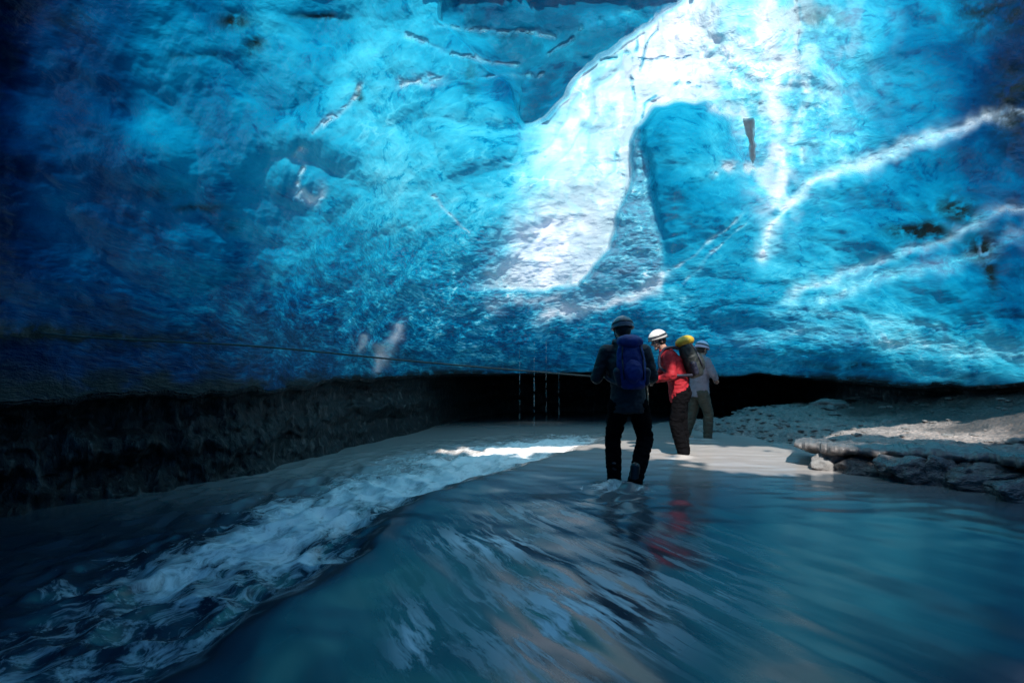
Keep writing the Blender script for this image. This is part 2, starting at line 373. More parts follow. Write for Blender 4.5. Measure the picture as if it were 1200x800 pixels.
glare = np.exp(-(((wu2 - 645) / 52) ** 2 + ((wv2 - 292) / 48) ** 2) ** 1.5) + np.exp(-(((wu2 - 785) / 48) ** 2 + ((wv2 - 50) / 70) ** 2) ** 1.5)  # overexposed glare painted into the transmitted ice colour
glare = glare * cm_f * (0.45 + .75 * sm(-.3, .3, fbm(wu2 / 30, wv2 / 40, 61., 4)))
thick = thick + cm_f * (1 - glare) * 0.16 * sm(-.2, .5, fbm(wu2 / 16, wv2 / 60, 71., 4))
thick = thick * (1 - hm) + hm * (1.55 + 0.35 * fbm(wu / 70, wv_ / 70, 3.)); rough *= (1 - 0.75 * hm)
# grey cast of the silty upper bands
dirt = np.maximum(dirt, 0.30 * wm)
# ridges and pale seams: (polyline, half width, thinness, frost, relief)
seams = [([(1215, 128), (1160, 140), (1080, 165), (1010, 192), (960, 208), (930, 236), (905, 268), (893, 300)], 9, 1.3, .6, -.12),
         ([(1215, 240), (1150, 255), (1085, 285), (1020, 310), (960, 330), (920, 352)], 8, .9, .35, -.08),
         ([(1215, 270), (1130, 305), (1050, 322), (960, 352)], 12, .7, .2, -.06),
         ([(780, 318), (770, 338), (735, 350), (690, 358), (632, 372)], 8, .9, .8, -.12),
         ([(870, 252), (830, 286), (784, 318)], 2.2, .6, .5, -.03), ([(876, 262), (840, 292), (800, 330)], 1.8, .5, .35, -.03),
         ([(752, 40), (738, 90), (745, 150)], 2.5, -.9, -.8, .05), ([(826, 104), (790, 92), (756, 124), (745, 160)], 2.5, -.9, -.8, .05), ([(700, 75), (735, 60), (790, 72), (826, 66)], 2, -.7, -.7, .03), ([(778, 20), (760, 50), (752, 80)], 2, -.7, -.7, .03),
         ([(505, 226), (525, 250), (548, 276)], 2.0, .6, .8, -.02), ([(512, 28), (560, 30), (600, 32), (650, 44)], 3.5, .5, .2, -.03),
         ([(470, 45), (520, 62), (560, 68), (605, 80)], 3.5, .3, .2, -.04), ([(560, 90), (600, 92), (640, 84)], 3, .4, .15, -.03),
         ([(424, 98), (408, 126), (385, 142), (368, 152)], 3.5, .6, .7, -.05), ([(352, 172), (348, 186)], 5, .6, .7, -.05), ([(357, 196), (350, 216)], 3.5, .6, .8, -.05),
         ([(352, 226), (360, 232), (376, 228)], 8, .6, .8, -.06), ([(468, 380), (456, 408), (444, 432)], 9, .8, .9, -.05), ([(430, 392), (424, 412)], 4, .5, .6, -.03),
         ([(470, 96), (495, 92), (512, 100)], 7, .4, .6, -.05), ([(570, 360), (600, 352), (650, 350)], 10, .3, .5, -.05),
         ([(905, -30), (898, 20), (908, 70)], 10, .5, .6, -.08), ([(925, 60), (905, 110), (915, 150)], 10, .5, .7, -.06), ([(922, 175), (915, 200), (908, 240)], 11, .8, .95, -.08), ([(945, 90), (935, 150), (945, 190)], 5, .4, .4, -.04), ([(840, 205), (850, 195), (885, 195)], 7, .4, .8, -.05),
         ([(930, -20), (935, 40), (925, 110)], 6, .5, .7, -.08), ([(830, 120), (865, 130), (880, 150)], 7, .4, .9, -.05),
         ([(850, 400), (950, 388), (1050, 398), (1140, 412), (1215, 418)], 12, .5, .1, -.08), ([(900, 365), (1000, 372), (1100, 385)], 8, .35, .08, -.05),
         ([(640, 62), (700, 30), (740, 8)], 3, .3, .1, -.02), ([(720, 178), (730, 230), (716, 262)], 4, -.3, -.3, .04)]
nz_a = fbm(wu / 22, wv_ / 22, 21.0, 2); nz_b = fbm(wu / 16, wv_ / 16, 31., 3)
for pts, hw, th, fr_, rel in seams:
    d, al = seg_dist(wu, wv_, pts)
    hwv = hw * (0.55 + 0.6 * (0.5 + nz_a))
    m = np.exp(-(d / np.maximum(hwv, 1.2)) ** 2) * sm(0, .06, al + .02) * (0.25 + 0.85 * sm(-.25, .3, nz_b) if hw < 8 else .75 + .3 * nz_b)
    thick = np.maximum(thick - th * m, 0.06 * (1 - m) + 0.15 * m) if th > 0 else thick - th * m
    glare = np.maximum(glare, .6 * fr_ * m * (hw > 7)); frost = frost + fr_ * m; disp += rel * (.25 if hw < 5 else .7) * np.exp(-(d / (hw * 1.5)) ** 2)
    rough = np.maximum(rough, 0.7 * m)
# debris-laden spots: (u, v, ru, rv, strength)
nz_c = sm(-.55, .15, fbm(wu2 / 11, wv2 / 11, 40., 3) + .2)
for (du, dv, ru, rv, s_) in [(1075, 268, 36, 9, 1.2), (1120, 245, 30, 12, 1.0), (1150, 290, 22, 22, .9), (1160, 320, 9, 20, .9), (1190, 120, 28, 60, .9), (1165, 20, 60, 28, .8),
                             (272, 24, 18, 9, .9), (295, 52, 14, 14, .9), (375, 18, 34, 5, .8), (230, 66, 32, 5, .5), (85, 22, 22, 14, .5), (232, 243, 30, 5, .7), (270, 262, 14, 7, .5),
                             (180, 400, 120, 12, .6), (1000, 430, 60, 5, .7), (940, 415, 40, 4, .5), (190, 225, 26, 10, .5), (20, 392, 110, 9, 1.4), (140, 392, 60, 4, 1.0), (640, 60, 70, 40, .3),
                             (421, 112, 5, 12, .8), (550, 95, 9, 30, .4), (590, 40, 30, 10, .5), (880, 120, 20, 20, .2), (960, 20, 30, 14, .5), (460, 420, 60, 12, .45), (560, 432, 80, 8, .5)]:
    e = ((wu - du) / ru) ** 2 + ((wv_ - dv) / rv) ** 2
    dirt = np.maximum(dirt, s_ * np.exp(-e) * nz_c)
    disp -= 0.03 * s_ * np.exp(-e)
# dirty hem along the foot of the ice
hem = np.exp(-(Tm / np.maximum(0.012, 0.05 + 0.055 * fbm(A * 11, Tm * 14, 2.2, 5))) ** 2)
dirt = np.maximum(dirt, 0.95 * hem)
# clear windows where daylight falls straight through
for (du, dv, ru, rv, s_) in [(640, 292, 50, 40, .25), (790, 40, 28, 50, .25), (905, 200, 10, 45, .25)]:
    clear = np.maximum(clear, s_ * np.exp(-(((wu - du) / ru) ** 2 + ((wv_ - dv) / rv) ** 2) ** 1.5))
# fine scallops of the melting surface
scal = 0.20 * np.abs(noise3(X * 0.75 + .3 * noise3(X, Y, Z), Y * 0.75, Z * 1.3 + 5)) * (1 - .6 * np.maximum(cm, hm)) + 0.085 * np.abs(noise3(X * 1.9, Y * 1.6, Z * 3.0 + 9)) * (0.5 + .6 * rough) - 0.035 * (1 - np.abs(fbm(X * 3.4, Y * 3.0, Z * 6.2, 3))) * (0.3 + rough) + 0.02 * fbm(X * 6, Y * 6, Z * 9, 3) * (0.3 + rough)
disp = disp * fz + scal * amp
X, Y, Z = ray(X, Y, Z, disp)
Z[-1, :] = Z[-1, :].mean(); X[-1, :] = O[0]; Y[-1, :] = O[1]
# unseen roof openings, added to let sun onto the water and the bank
hx = X + 0.6 * fbm(X * 1.1, Y * 1.1, 77., 5, .6); hy = Y + 0.5 * fbm(X * 1.1, Y * 1.1, 87., 5, .6)
drop = (((hx - 0.5) / 1.85) ** 2 + ((hy - 4.9) / 1.0) ** 2 < 1) | (((hx - 3.2) / 1.25) ** 2 + ((hy - 3.6) / 1.35) ** 2 < 1) | (((hx - 6.2) / 1.6) ** 2 + ((hy - 6.0) / 1.5) ** 2 < 1)
drop &= (V < -12) | (U > 1215); drop &= Z > 2
def sun_opening_rims(P, drop, h):
    nr, nc = drop.shape; D4 = np.concatenate([drop, drop[:, :1]], 1)
    qd = D4[:-1, :-1] | D4[:-1, 1:] | D4[1:, 1:] | D4[1:, :-1]          # dropped quads
    idx = np.arange(nr * nc).reshape(nr, nc); idx = np.concatenate([idx, idx[:, :1]], 1)
    r0, c0 = np.nonzero(qd[:-1] != qd[1:]); e1 = np.stack([idx[r0 + 1, c0], idx[r0 + 1, c0 + 1]], 1)
    r1, c1 = np.nonzero(qd[:, :-1] != qd[:, 1:]); e2 = np.stack([idx[r1, c1 + 1], idx[r1 + 1, c1 + 1]], 1)
    e = np.concatenate([e1, e2]); vs, inv = np.unique(e, return_inverse=True); inv = inv.reshape(-1, 2)
    base = P.reshape(-1, 3)[vs]; out = base - np.array([O[0], O[1], 0.5]); out /= np.linalg.norm(out, axis=1)[:, None]
    levels = 6; allv = [base + out * h * i / (levels - 1) + np.stack([0.015 * noise3(base[:, 0] * 5, base[:, 1] * 5, i * .8 + k_ * 9.) * min(i, 1) for k_ in range(3)], 1) for i in range(levels)]
    n = len(vs); f = [np.stack([inv[:, 0] + n * i, inv[:, 1] + n * i, inv[:, 1] + n * (i + 1), inv[:, 0] + n * (i + 1)], 1) for i in range(levels - 1)]
    return np.concatenate(allv), np.concatenate(f), vs
rim_v, rim_f, rim_i = sun_opening_rims(np.stack([X, Y, Z], -1), drop, 0.09)
me = grid_mesh('ice_ceiling', np.stack([X, Y, Z], -1), closed_u=True, drop=drop)
rme = bpy.data.meshes.new('sun_opening_rim'); rme.from_pydata(rim_v.tolist(), [], rim_f.tolist()); rme.update()
for n_, a_ in (('thick', .9), ('frost', .5), ('dirt', 0), ('rough', .5), ('clear', 0), ('glare', .2)): set_attr(rme, n_, np.full(len(rim_v), a_))
tag(link('ice_sun_opening_rim', rme, M_ICE), kind='structure')
for n_, a_ in (('thick', thick), ('frost', np.clip(frost, 0, 1.2)), ('dirt', np.clip(dirt, 0, 1.3)), ('rough', np.clip(rough, 0, 1.1)), ('clear', clear), ('glare', np.clip(glare, 0, 1))): set_attr(me, n_, a_)
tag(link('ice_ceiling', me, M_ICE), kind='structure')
EDGE = (X[0].copy(), Y[0].copy(), Z[0].copy())

# ------------------------------------------------------------------ dark wall of dirty basal ice under it, with the low gap at the back
aw = az; ex, ey, ezz = EDGE
back = sm(-0.30, -0.03, aw) * (1 - sm(0.42, 0.62, aw))
dirx, diry = np.sin(aw), np.cos(aw)
rows = []
prof = [(-0.04, 0.03, 0), (0.10, -0.03, .2), (0.9, -.06, .4), (1.0, -0.22, 1), (1.0, -0.38, 1), (1.0, -0.54, 1), (1.0, -0.7, 1), (1.0, -0.88, 1), (1.0, -1.1, 1), (1.0, -1.35, 1), (1.0, -1.65, 1)]
fine_p = []
for (a_, b_) in zip(prof[:-1], prof[1:]):
    for q in range(6): fine_p.append(tuple(a_[i] + (b_[i] - a_[i]) * q / 6 for i in range(3)))
fine_p.append(prof[-1])
for (o_, dz, nz) in fine_p:
    off = o_ * (0.30 + 3.2 * back)
    off = off - (0.18 * fbm(aw * 14, dz * 3.0, 5.0, 4) + 0.32 * max(0, -dz - .25) * (1 - back) + 0.10 * math.sin(dz * 9)) * nz
    rows.append(np.stack([ex + dirx * off, ey + diry * off, ezz + dz + 0.05 * nz * fbm(aw * 20, dz * 5, 9., 3)], -1))
tag(link('cave_wall', grid_mesh('cave_wall', np.stack(rows), closed_u=True), M_SED), kind='structure')

# ------------------------------------------------------------------ water
def px(u, v, z=0.0):
    d = (CAMH - z) * F / (v - HOR); return ((u - 600) / F * d, d)
xs = np.concatenate([np.linspace(-9, -5.2, 30), np.linspace(-5.2, 6.5, 720)[1:], np.linspace(6.5, 11, 30)[1:]])
ys = np.concatenate([np.linspace(-7, 1.2, 40), 1.2 + (np.linspace(0, 1, 820) ** 1.6)[1:] * 15, np.linspace(16.2, 26, 40)[1:]])
X, Y = np.meshgrid(xs, ys)
wx = X + 0.10 * fbm(X * 1.3, Y * 1.3, 3., 3); wy = Y + 0.10 * fbm(X * 1.3, Y * 1.3, 7., 3)
ridge = [(-1.75, -3), (-1.6, 1.2), px(180, 800), px(300, 712), px(398, 655), px(425, 620), px(480, 585), px(600, 547), px(700, 516)]
rd = poly_sd(wx, wy, ridge + [(1.9, 11.5), (4, 14), (12, 14), (12, -8), (-1.75, -8)])   # + = on the smooth sheet
onsheet = sm(-0.16, 0.22, rd)
H = -0.075 + 0.10 * onsheet
# standing hump along the edge of the sheet
H += 0.05 * np.exp(-((rd - 0.28) / 0.3) ** 2) * sm(9, 5, Y)
turb = (1 - onsheet) * sm(-3.6, -0.9, rd) * sm(12.5, 9, Y)
H += turb * (0.065 * (1 - 2 * np.abs(fbm(X * 1.7, Y * 1.2, 1., 3))) + 0.018 * fbm(X * 5, Y * 3.0, 2., 3))
# silky swells
ca, sa = math.cos(R(28)), math.sin(R(28))
p_ = X * ca + Y * sa; q_ = -X * sa + Y * ca
near = sm(7.5, 3.0, Y)
mid = np.exp(-((X - 0.15 - 0.03 * Y) / 1.1) ** 2)
H += onsheet * (0.010 + 0.040 * mid) * near * fbm(p_ * 1.7, q_ * 0.6, 4., 2)
H += onsheet * mid * near * 0.009 * fbm(p_ * 4.6, q_ * 0.8, 14., 2)
H += onsheet * 0.0035 * fbm(X * 0.7, Y * 2.4, 24., 2)
H += onsheet * 0.008 * fbm(X * 1.4, Y * 2.6, 44., 2) * sm(3, 6, Y) * sm(10, 7, Y)
# wakes round the legs
for (lx, ly, s_) in [(1.10, 6.1, 1), (1.27, 5.95, 1.1), (2.36, 8.1, .35), (2.48, 8.05, .35), (3.2, 10.2, .3), (3.45, 10.05, .3)]:
    dd = np.hypot(X - lx, Y - ly)
    H += s_ * 0.045 * np.exp(-(np.hypot((X - lx + .04), (Y - ly + .10)) / 0.13) ** 2)
    wake = np.exp(-((X - lx + 0.35 * (ly - Y)) / (0.10 + 0.10 * np.clip(ly - Y, 0, 3))) ** 2) * sm(0, .15, ly - Y) * sm(1.8, .2, ly - Y)
    H += s_ * 0.022 * wake * np.sin((ly - Y) * 16 + 4 * fbm(X * 2, Y * 2, 5., 2))
foam = turb * (np.exp(-((rd + 0.55) / 0.72) ** 2) * 1.0 + 0.22 + 0.35 * sm(5.5, 8.5, Y))
foam *= 0.62 + 0.5 * sm(-.3, .4, fbm(X * 0.9, Y * 0.9, 8., 2))
foam = np.clip(foam, 0, 1) * (0.55 + 0.45 * sm(2, 5, Y)) * sm(-7, -3.5, X + 0.0 * Y)
foam = np.maximum(foam, 0.75 * np.exp(-(np.hypot((X - 0.98) / 1.5, (Y - 5.85)) / 0.20) ** 2)); foam = np.maximum(foam, 0.25 * np.exp(-(np.hypot((X - 2.3) / 1.9, (Y - 7.95)) / 0.15) ** 2)); foam = np.maximum(foam, 0.5 * np.exp(-(np.hypot((X - 1.32), (Y - 5.7) / 1.5) / 0.15) ** 2))
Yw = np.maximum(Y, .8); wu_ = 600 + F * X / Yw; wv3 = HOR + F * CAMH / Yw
reflection_streak = onsheet * (np.exp(-((wu_ - 660) / 105) ** 2 - ((wv3 - 735) / 70) ** 2) + 1.1 * np.exp(-((wu_ - 572) / 58) ** 2 - ((wv3 - 640) / 17) ** 2) + .9 * np.exp(-((wu_ - 485) / 24) ** 2 - ((wv3 - 755) / 42) ** 2)
    + .6 * np.exp(-((wu_ - 630) / 60) ** 2 - ((wv3 - 605) / 12) ** 2) + .3 * np.exp(-((wu_ - 800) / 90) ** 2 - ((wv3 - 690) / 60) ** 2))  # bright reflection of the curtain, painted on the water as white streaks
silt = 0.05 + 0.95 * sm(4.2, 8.2, Y) * sm(15, 12.5, Y)
silt = np.maximum(silt, 0.75 * turb * sm(4.5, 8, Y)); silt = silt + 0.16 * sm(-.1, .5, fbm(p_ * 2.2, q_ * .5, 64., 4)) * onsheet * sm(1.6, .2, np.abs(X)) * (Y < 6)
# keep the water below the bank
me = grid_mesh('water', np.stack([X, Y, H], -1)); set_attr(me, 'foam', foam); set_attr(me, 'silt', silt); set_attr(me, 'reflection_streak', reflection_streak)
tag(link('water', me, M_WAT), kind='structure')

# ------------------------------------------------------------------ gravel bank
shore = [(10.8, 2.2), (8.6, 3.2), (6.6, 4.3), (5.5, 5.0), px(1200, 582), px(1120, 573), px(1050, 562), px(1000, 552), px(965, 538), px(925, 523), px(880, 514), px(846, 509),
         (3.6, 11.3), (3.75, 12.3), (4.6, 13.0), (5.4, 13.6), (6.6, 14.8), (8.5, 15.6), (10.8, 15.8)]
xs = np.linspace(3.0, 10.6, 420); ys = np.concatenate([np.linspace(2.2, 8, 320), np.linspace(8, 15.8, 260)[1:]])
X, Y = np.meshgrid(xs, ys)
wx = X + 0.16 * fbm(X * 1.6, Y * 1.6, 1., 4); wy = Y + 0.16 * fbm(X * 1.6, Y * 1.6, 6., 4)
sdn = poly_sd(wx, wy, shore)
terr = sm(0.34, 0.42, sdn + 0.0 * Y) * sm(9.6, 7.6, Y)
Zb = np.where(sdn > 0, 0.27 * (1 - np.exp(-sdn / 0.5)) , sdn * 0.8)
Zb = Zb * (1 - sm(9.6, 7.6, Y) * 0.75 * (1 - sm(.30, .46, sdn)))
Zb += 1.0 * sm(6.3 , 9.4, X - 0.10 * (Y - 8)) ** 1.2
Zb += 0.16 * sm(4.8, 5.3, X) * sm(11.2, 12.2, Y) * sm(0, .5, sdn)
Zb += sm(-.1, .3, sdn) * (0.035 * fbm(X * 2.2, Y * 2.2, 3., 4) + 0.05 * np.abs(fbm(X * 1.1, Y * 1.1, 13., 3)) + 0.028 * np.abs(fbm(X * 5, Y * 5, 4., 4)) + 0.014 * fbm(X * 14, Y * 14, 4., 2))
me = grid_mesh('gravel_bank', np.stack([X, Y, Zb], -1)); set_attr(me, 'darkrock', sm(6.1, 7.1, X - 0.10 * (Y - 8) + 0.5 * fbm(X * 1.2, Y * 1.2, 23., 4)))
tag(link('gravel_bank', me, M_GRA), kind='structure')
def bank_z(x, y):
    i = min(max(int(np.searchsorted(xs, x)), 0), len(xs) - 1); j = min(max(int(np.searchsorted(ys, y)), 0), len(ys) - 1); return float(Zb[j, i])

# ------------------------------------------------------------------ rocks
def rock_mesh(seed, sub=4, flat=0.5, rough=0.25, facet=0.5):
    bm = bmesh.new(); bmesh.ops.create_icosphere(bm, subdivisions=sub, radius=1.0)
    co = np.array([v.co[:] for v in bm.verts]); rs = np.random.RandomState(seed)
    # planar cuts give broken faces
    for i in range(int(9 * facet) + 3):
        n = rs.normal(size=3); n /= np.linalg.norm(n); dd = rs.uniform(0.62, 0.9)
        s = co @ n; co = co - np.outer(np.maximum(s - dd, 0) * 0.92, n)
    r = 1 + rough * fbm(co[:, 0] * 1.3 + seed, co[:, 1] * 1.3, co[:, 2] * 1.3, 4) + 0.03 * fbm(co[:, 0] * 7, co[:, 1] * 7 + seed, co[:, 2] * 7, 3)
    co = co * r[:, None]; co[:, 2] *= flat
    for v, c in zip(bm.verts, co): v.co = c
    return mesh_from(bm, 'rock')
def place(name, me, mat, loc, sc, rz, label, cat, group=None, tilt=0.0):
    o = bpy.data.objects.new(name, me); C.objects.link(o)
    if not me.materials: me.materials.append(mat); me.polygons.foreach_set('use_smooth', [True] * len(me.polygons))
    o.location = loc; o.scale = sc; o.rotation_euler = (tilt, 0, rz)
    return tag(o, label, cat, group)
# the overhanging ledge along the upper terrace
def ledge():
    top = [px(930, 519, .30), px(975, 524, .32), px(1040, 527, .33), px(1100, 531, .34), px(1160, 533, .36), px(1215, 541, .37), px(1330, 556, .38)]
    P = []
    n = 220
    t = np.linspace(0, len(top) - 1, n); tx = np.interp(t, range(len(top)), [p[0] for p in top]); ty = np.interp(t, range(len(top)), [p[1] for p in top])
    tz = np.linspace(.29, .37, n)
    tx = tx + .05 * fbm(t * 2.2, 0 * t, 3., 4); ty = ty + .07 * fbm(t * 2.2, 0 * t + 5, 8., 4)
    sec = [(1.1, -.02), (.7, .02), (.35, .035), (.12, .03), (.03, .012), (0, -.02), (.02, -.05), (.10, -.075), (.3, -.10), (.7, -.14), (1.1, -.2)]
    for (oy, dz) in sec:
        taper = np.minimum(1, np.minimum(t / .5, (len(top) - 1 - t) / .3) + .15)
        P.append(np.stack([tx + oy * .5, ty + oy * .87, tz + dz * (0.6 + .5 * taper) + .035 * fbm(t * 3, oy * 4 + 0 * t, dz * 20., 4) - .02 * np.abs(fbm(t * 9, oy * 9 + 0 * t, dz * 30., 3))], -1))
    return grid_mesh('rock_ledge', np.stack(P))
me = ledge(); tag(link('rock_ledge', me, M_ROCK), 'long thin slab of dark rock overhanging the water side of the gravel bank', 'rock ledge')
big = [('pale boulder at the left end of the dark rocks below the ledge', 'pale', (982, 550), .24, .17, .13, .2, 5),
       ('low dark rock beside the pale boulder under the ledge', 'dark', (1022, 556), .26, .2, .12, -.3, 9),
       ('broad wet lump of rock in the middle of the row at the water edge', 'dark', (1075, 562), .42, .3, .17, .35, 13),
       ('humped black rock right of the broad wet lump at the water edge', 'dark', (1122, 568), .30, .26, .2, 1.1, 21),
       ('long dark rock sloping into the stream at the right edge of the photo', 'dark', (1180, 574), .55, .3, .16, -.25, 33),
       ('small dark rock tucked behind the pale boulder under the ledge', 'dark', (1003, 543), .18, .15, .10, .8, 41),
       ('squarish rock block sitting on the back corner of the gravel bank', 'pale', (975, 487), .42, .3, .17, .2, 52),
       ('flat rock lying beside the squarish block at the back of the bank', 'dark', (1015, 486), .5, .3, .07, -.1, 57),
       ('dark rounded rock between the humped rock and the long sloping rock', 'dark', (1150, 563), .26, .22, .15, .5, 64),
       ('wide black rock beyond the right edge shore past the long rock', 'dark', (1235, 586), .5, .36, .2, .1, 71)]
for (lab, k_, (u_, v_), sx, sy, sz, rz, sd_) in big:
    zg = 0.1 if v_ < 500 else 0.03
    X0, Y0 = px(u_, v_ + 3, 0.2 if v_ < 500 else 0.0)
    if v_ > 500: Y0 += 0.12
    z0 = bank_z(X0, Y0) if v_ < 500 else 0.05
    if v_ > 500: sx *= 1.15; sy *= 1.2; sz *= 1.45; Y0 -= .03
    place('boulder' if k_ == 'pale' else 'rock', rock_mesh(sd_, 5, 1.0, .3, .9), M_STONE if k_ == 'pale' else M_ROCK, (X0, Y0, z0), (sx, sy, sz), rz, lab, 'rock')
protos = [rock_mesh(100 + i, 3, .62, .28, .7) for i in range(7)]
cnt = 0
rr = random.Random(3)
while cnt < 260:
    u_ = rr.uniform(845, 1190); 
    if cnt < 130: X0 = rr.uniform(3.7, 5.3); Y0 = rr.uniform(8.6, 13)
    else: X0 = rr.uniform(3.9, 8.2); Y0 = rr.uniform(5.6, 13.5)
    s0 = poly_sd(np.array([X0]), np.array([Y0]), shore)[0]
    if s0 < -0.05: continue
    if Y0 < 8.3 and s0 < .45: continue
    s = rr.uniform(.018, .06) * (1.8 if rr.random() < .12 else 1)
    z0 = bank_z(X0, Y0)
    if z0 < -0.03: continue
    place('stone', protos[cnt % 7], M_STONE, (X0, Y0, z0 + s * .15), (s * rr.uniform(.9, 1.7), s, s * rr.uniform(.6, 1)), rr.uniform(0, 6.28),
          'small grey stone lying loose on the gravel bank', 'stone', 'loose stones scattered over the gravel bank')
    cnt += 1

edge_protos = [rock_mesh(300 + i, 4, .7, .34, 1.4) for i in range(6)]
for i in range(46):
    u_ = 880 + i * 7.6 + rr.uniform(-5, 5); v_ = float(np.interp(u_, [880, 925, 965, 1000, 1050, 1120, 1200, 1240], [513, 521, 537, 551, 561, 572, 581, 586])) - rr.uniform(0, 9)
    X0, Y0 = px(u_, v_); sc_ = rr.uniform(.035, .10)
    place('stone', edge_protos[i % 6], M_ROCK if i % 4 else M_STONE, (X0, Y0 + rr.uniform(0, .15), rr.uniform(-.01, .05)), (sc_ * rr.uniform(1, 1.9), sc_, sc_ * rr.uniform(.6, 1.1)), rr.uniform(0, 6.28),
          'broken wet stone lying at the water line of the bank', 'stone', 'broken stones along the water line', rr.uniform(-.4, .4))
# ------------------------------------------------------------------ ice pillar in the hollow of the roof
def tube_mesh(pts, radii, seg=12, nz=0.0, seed=0):
    P = []
    pts = [Vector(p) for p in pts]
    for i, p in enumerate(pts):
        d = (pts[min(i + 1, len(pts) - 1)] - pts[max(i - 1, 0)]).normalized()
        a = d.orthogonal().normalized() if abs(d.z) > .9 else d.cross(Vector((0, 0, 1))).normalized(); b = d.cross(a).normalized()
        ring = []
        for k_ in range(seg):
            th = 2 * math.pi * k_ / seg; r = radii[i] * (1 + nz * float(noise3(math.cos(th) * 1.5 + seed, math.sin(th) * 1.5, i * .35)))
            ring.append((p + a * math.cos(th) * r + b * math.sin(th) * r)[:])
        P.append(ring)
    P = np.array(P); me = grid_mesh('tube', P, closed_u=True)
    bm = bmesh.new(); bm.from_mesh(me); bpy.data.meshes.remove(me)
    bm.verts.ensure_lookup_table(); n = len(P)
    bm.faces.new([bm.verts[i] for i in range(seg)][::-1]); bm.faces.new([bm.verts[(n - 1) * seg + i] for i in range(seg)])
    return mesh_from(bm, 'tube')
def surf_pt(u, v, dr=0.0):
    k_ = np.argmin((U - u) ** 2 + (V - v) ** 2 + (~front) * 1e9); 
    p = Vector((float(IX.flat[k_]), float(IY.flat[k_]), float(IZ.flat[k_]))); c = Vector((0, 0, CAMH)); d = (p - c).normalized()
    return p + d * dr
_c = bpy.data.objects['ice_ceiling'].data; _b = np.zeros(len(_c.vertices) * 3, np.float32); _c.vertices.foreach_get('co', _b); _b = _b.reshape(-1, 3)
IX, IY, IZ = _b[:, 0], _b[:, 1], _b[:, 2]
M_PIL = simple('cloudy_ice', (0.93, 0.93, 0.95), 0.30, .08, 9, .4, 12)
a = surf_pt(877, 138, .01); b = surf_pt(883, 192, .01); m_ = (a + b) / 2 + Vector((0, -.06, 0))
pp = []; rr_ = []
for i in range(25):
    t = i / 24; p = a * (1 - t) ** 2 + m_ * 2 * t * (1 - t) + b * t * t; pp.append(p[:]); rr_.append(.060 - .022 * t + .008 * math.sin(t * 11) - .03 * t ** 8)
tag(link('ice_pillar', tube_mesh(pp, rr_, 20, .5), M_PIL), 'short greyish pillar of cloudy ice standing out in the bright hollow of the roof', 'ice pillar')

# ------------------------------------------------------------------ dripping water threads
k = NT('falling_water'); p = k.n('BsdfPrincipled', Base__Color=(0.6, 0.65, 0.68, 1), Roughness=.15, Alpha=0.28); k.set(k.out.inputs[0], p); M_DRIP = k.m
for i, (u_, d, r_, lab) in enumerate([(609, 11.9, .0035, 'leftmost thin thread of meltwater falling from the roof edge'), (626, 11.4, .0055, 'brightest thread of meltwater falling from the roof edge behind the rope, second from the left'),
                                      (640, 12.6, .003, 'faint third thread of meltwater falling from the roof edge'), (655, 12.1, .0025, 'rightmost and thinnest thread of falling meltwater')]):
    x = (u_ - 600) / F * d; bm = bmesh.new(); z = 1.7 + .1 * i; q = random.Random(i)
    while z > -0.02:
        L_ = q.uniform(.05, .30); rr0 = r_ * q.uniform(.5, 1.3); P_ = []
        for j in range(5):
            t = j / 4; P_.append(((x + q.uniform(-.002, .002), d, z - L_ * t), Vector((1, 0, 0)) * rr0 * (.25 + math.sin(math.pi * min(1, t * .8 + .1))), Vector((0, 1, 0)) * rr0 * (.25 + math.sin(math.pi * min(1, t * .8 + .1)))))
        vs_ = [[bm.verts.new(Vector(c_) + a_ * math.cos(k_ * math.pi / 3) + b_ * math.sin(k_ * math.pi / 3)) for k_ in range(6)] for c_, a_, b_ in P_]
        for a_, b_ in zip(vs_[:-1], vs_[1:]):
            for k_ in range(6): bm.faces.new((a_[k_], a_[(k_ + 1) % 6], b_[(k_ + 1) % 6], b_[k_]))
        bm.faces.new(vs_[0][::-1]); bm.faces.new(vs_[-1]); z -= L_ + q.uniform(.0, .10)
    tag(link('water_thread', mesh_from(bm), M_DRIP), lab, 'falling water', 'threads of meltwater dripping from the roof')

# ------------------------------------------------------------------ people
def add_loft(bm, rings, seg=20):
    """rings: (centre, rx vector, ry vector)"""
    vs = []
    for (c, ax_, ay_) in rings:
        c, ax_, ay_ = Vector(c), Vector(ax_), Vector(ay_)
        vs.append([bm.verts.new(c + ax_ * math.cos(2 * math.pi * k_ / seg) + ay_ * math.sin(2 * math.pi * k_ / seg)) for k_ in range(seg)])
    for a, b in zip(vs[:-1], vs[1:]):
        for k_ in range(seg): bm.faces.new((a[k_], a[(k_ + 1) % seg], b[(k_ + 1) % seg], b[k_]))
    bm.faces.new(vs[0][::-1]); bm.faces.new(vs[-1])
def add_ball(bm, c, r, s=(1, 1, 1), rot=None):
    m = Matrix.Translation(c) @ (rot or Matrix.Identity(4)) @ Matrix.Diagonal((r * s[0], r * s[1], r * s[2], 1))
    bmesh.ops.create_icosphere(bm, subdivisions=3, radius=1.0, matrix=m)
def add_limb(bm, pts, radii, seg=16):
    pts = [Vector(p) for p in pts]
    for i in range(len(pts) - 1):
        a, b = pts[i], pts[i + 1]; d = (b - a).normalized(); u_ = d.orthogonal().normalized(); v_ = d.cross(u_)
        add_loft(bm, [(a, u_ * radii[i], v_ * radii[i]), (b, u_ * radii[i + 1], v_ * radii[i + 1])], seg)
    for p, r in zip(pts, radii): add_ball(bm, p, r * .995)
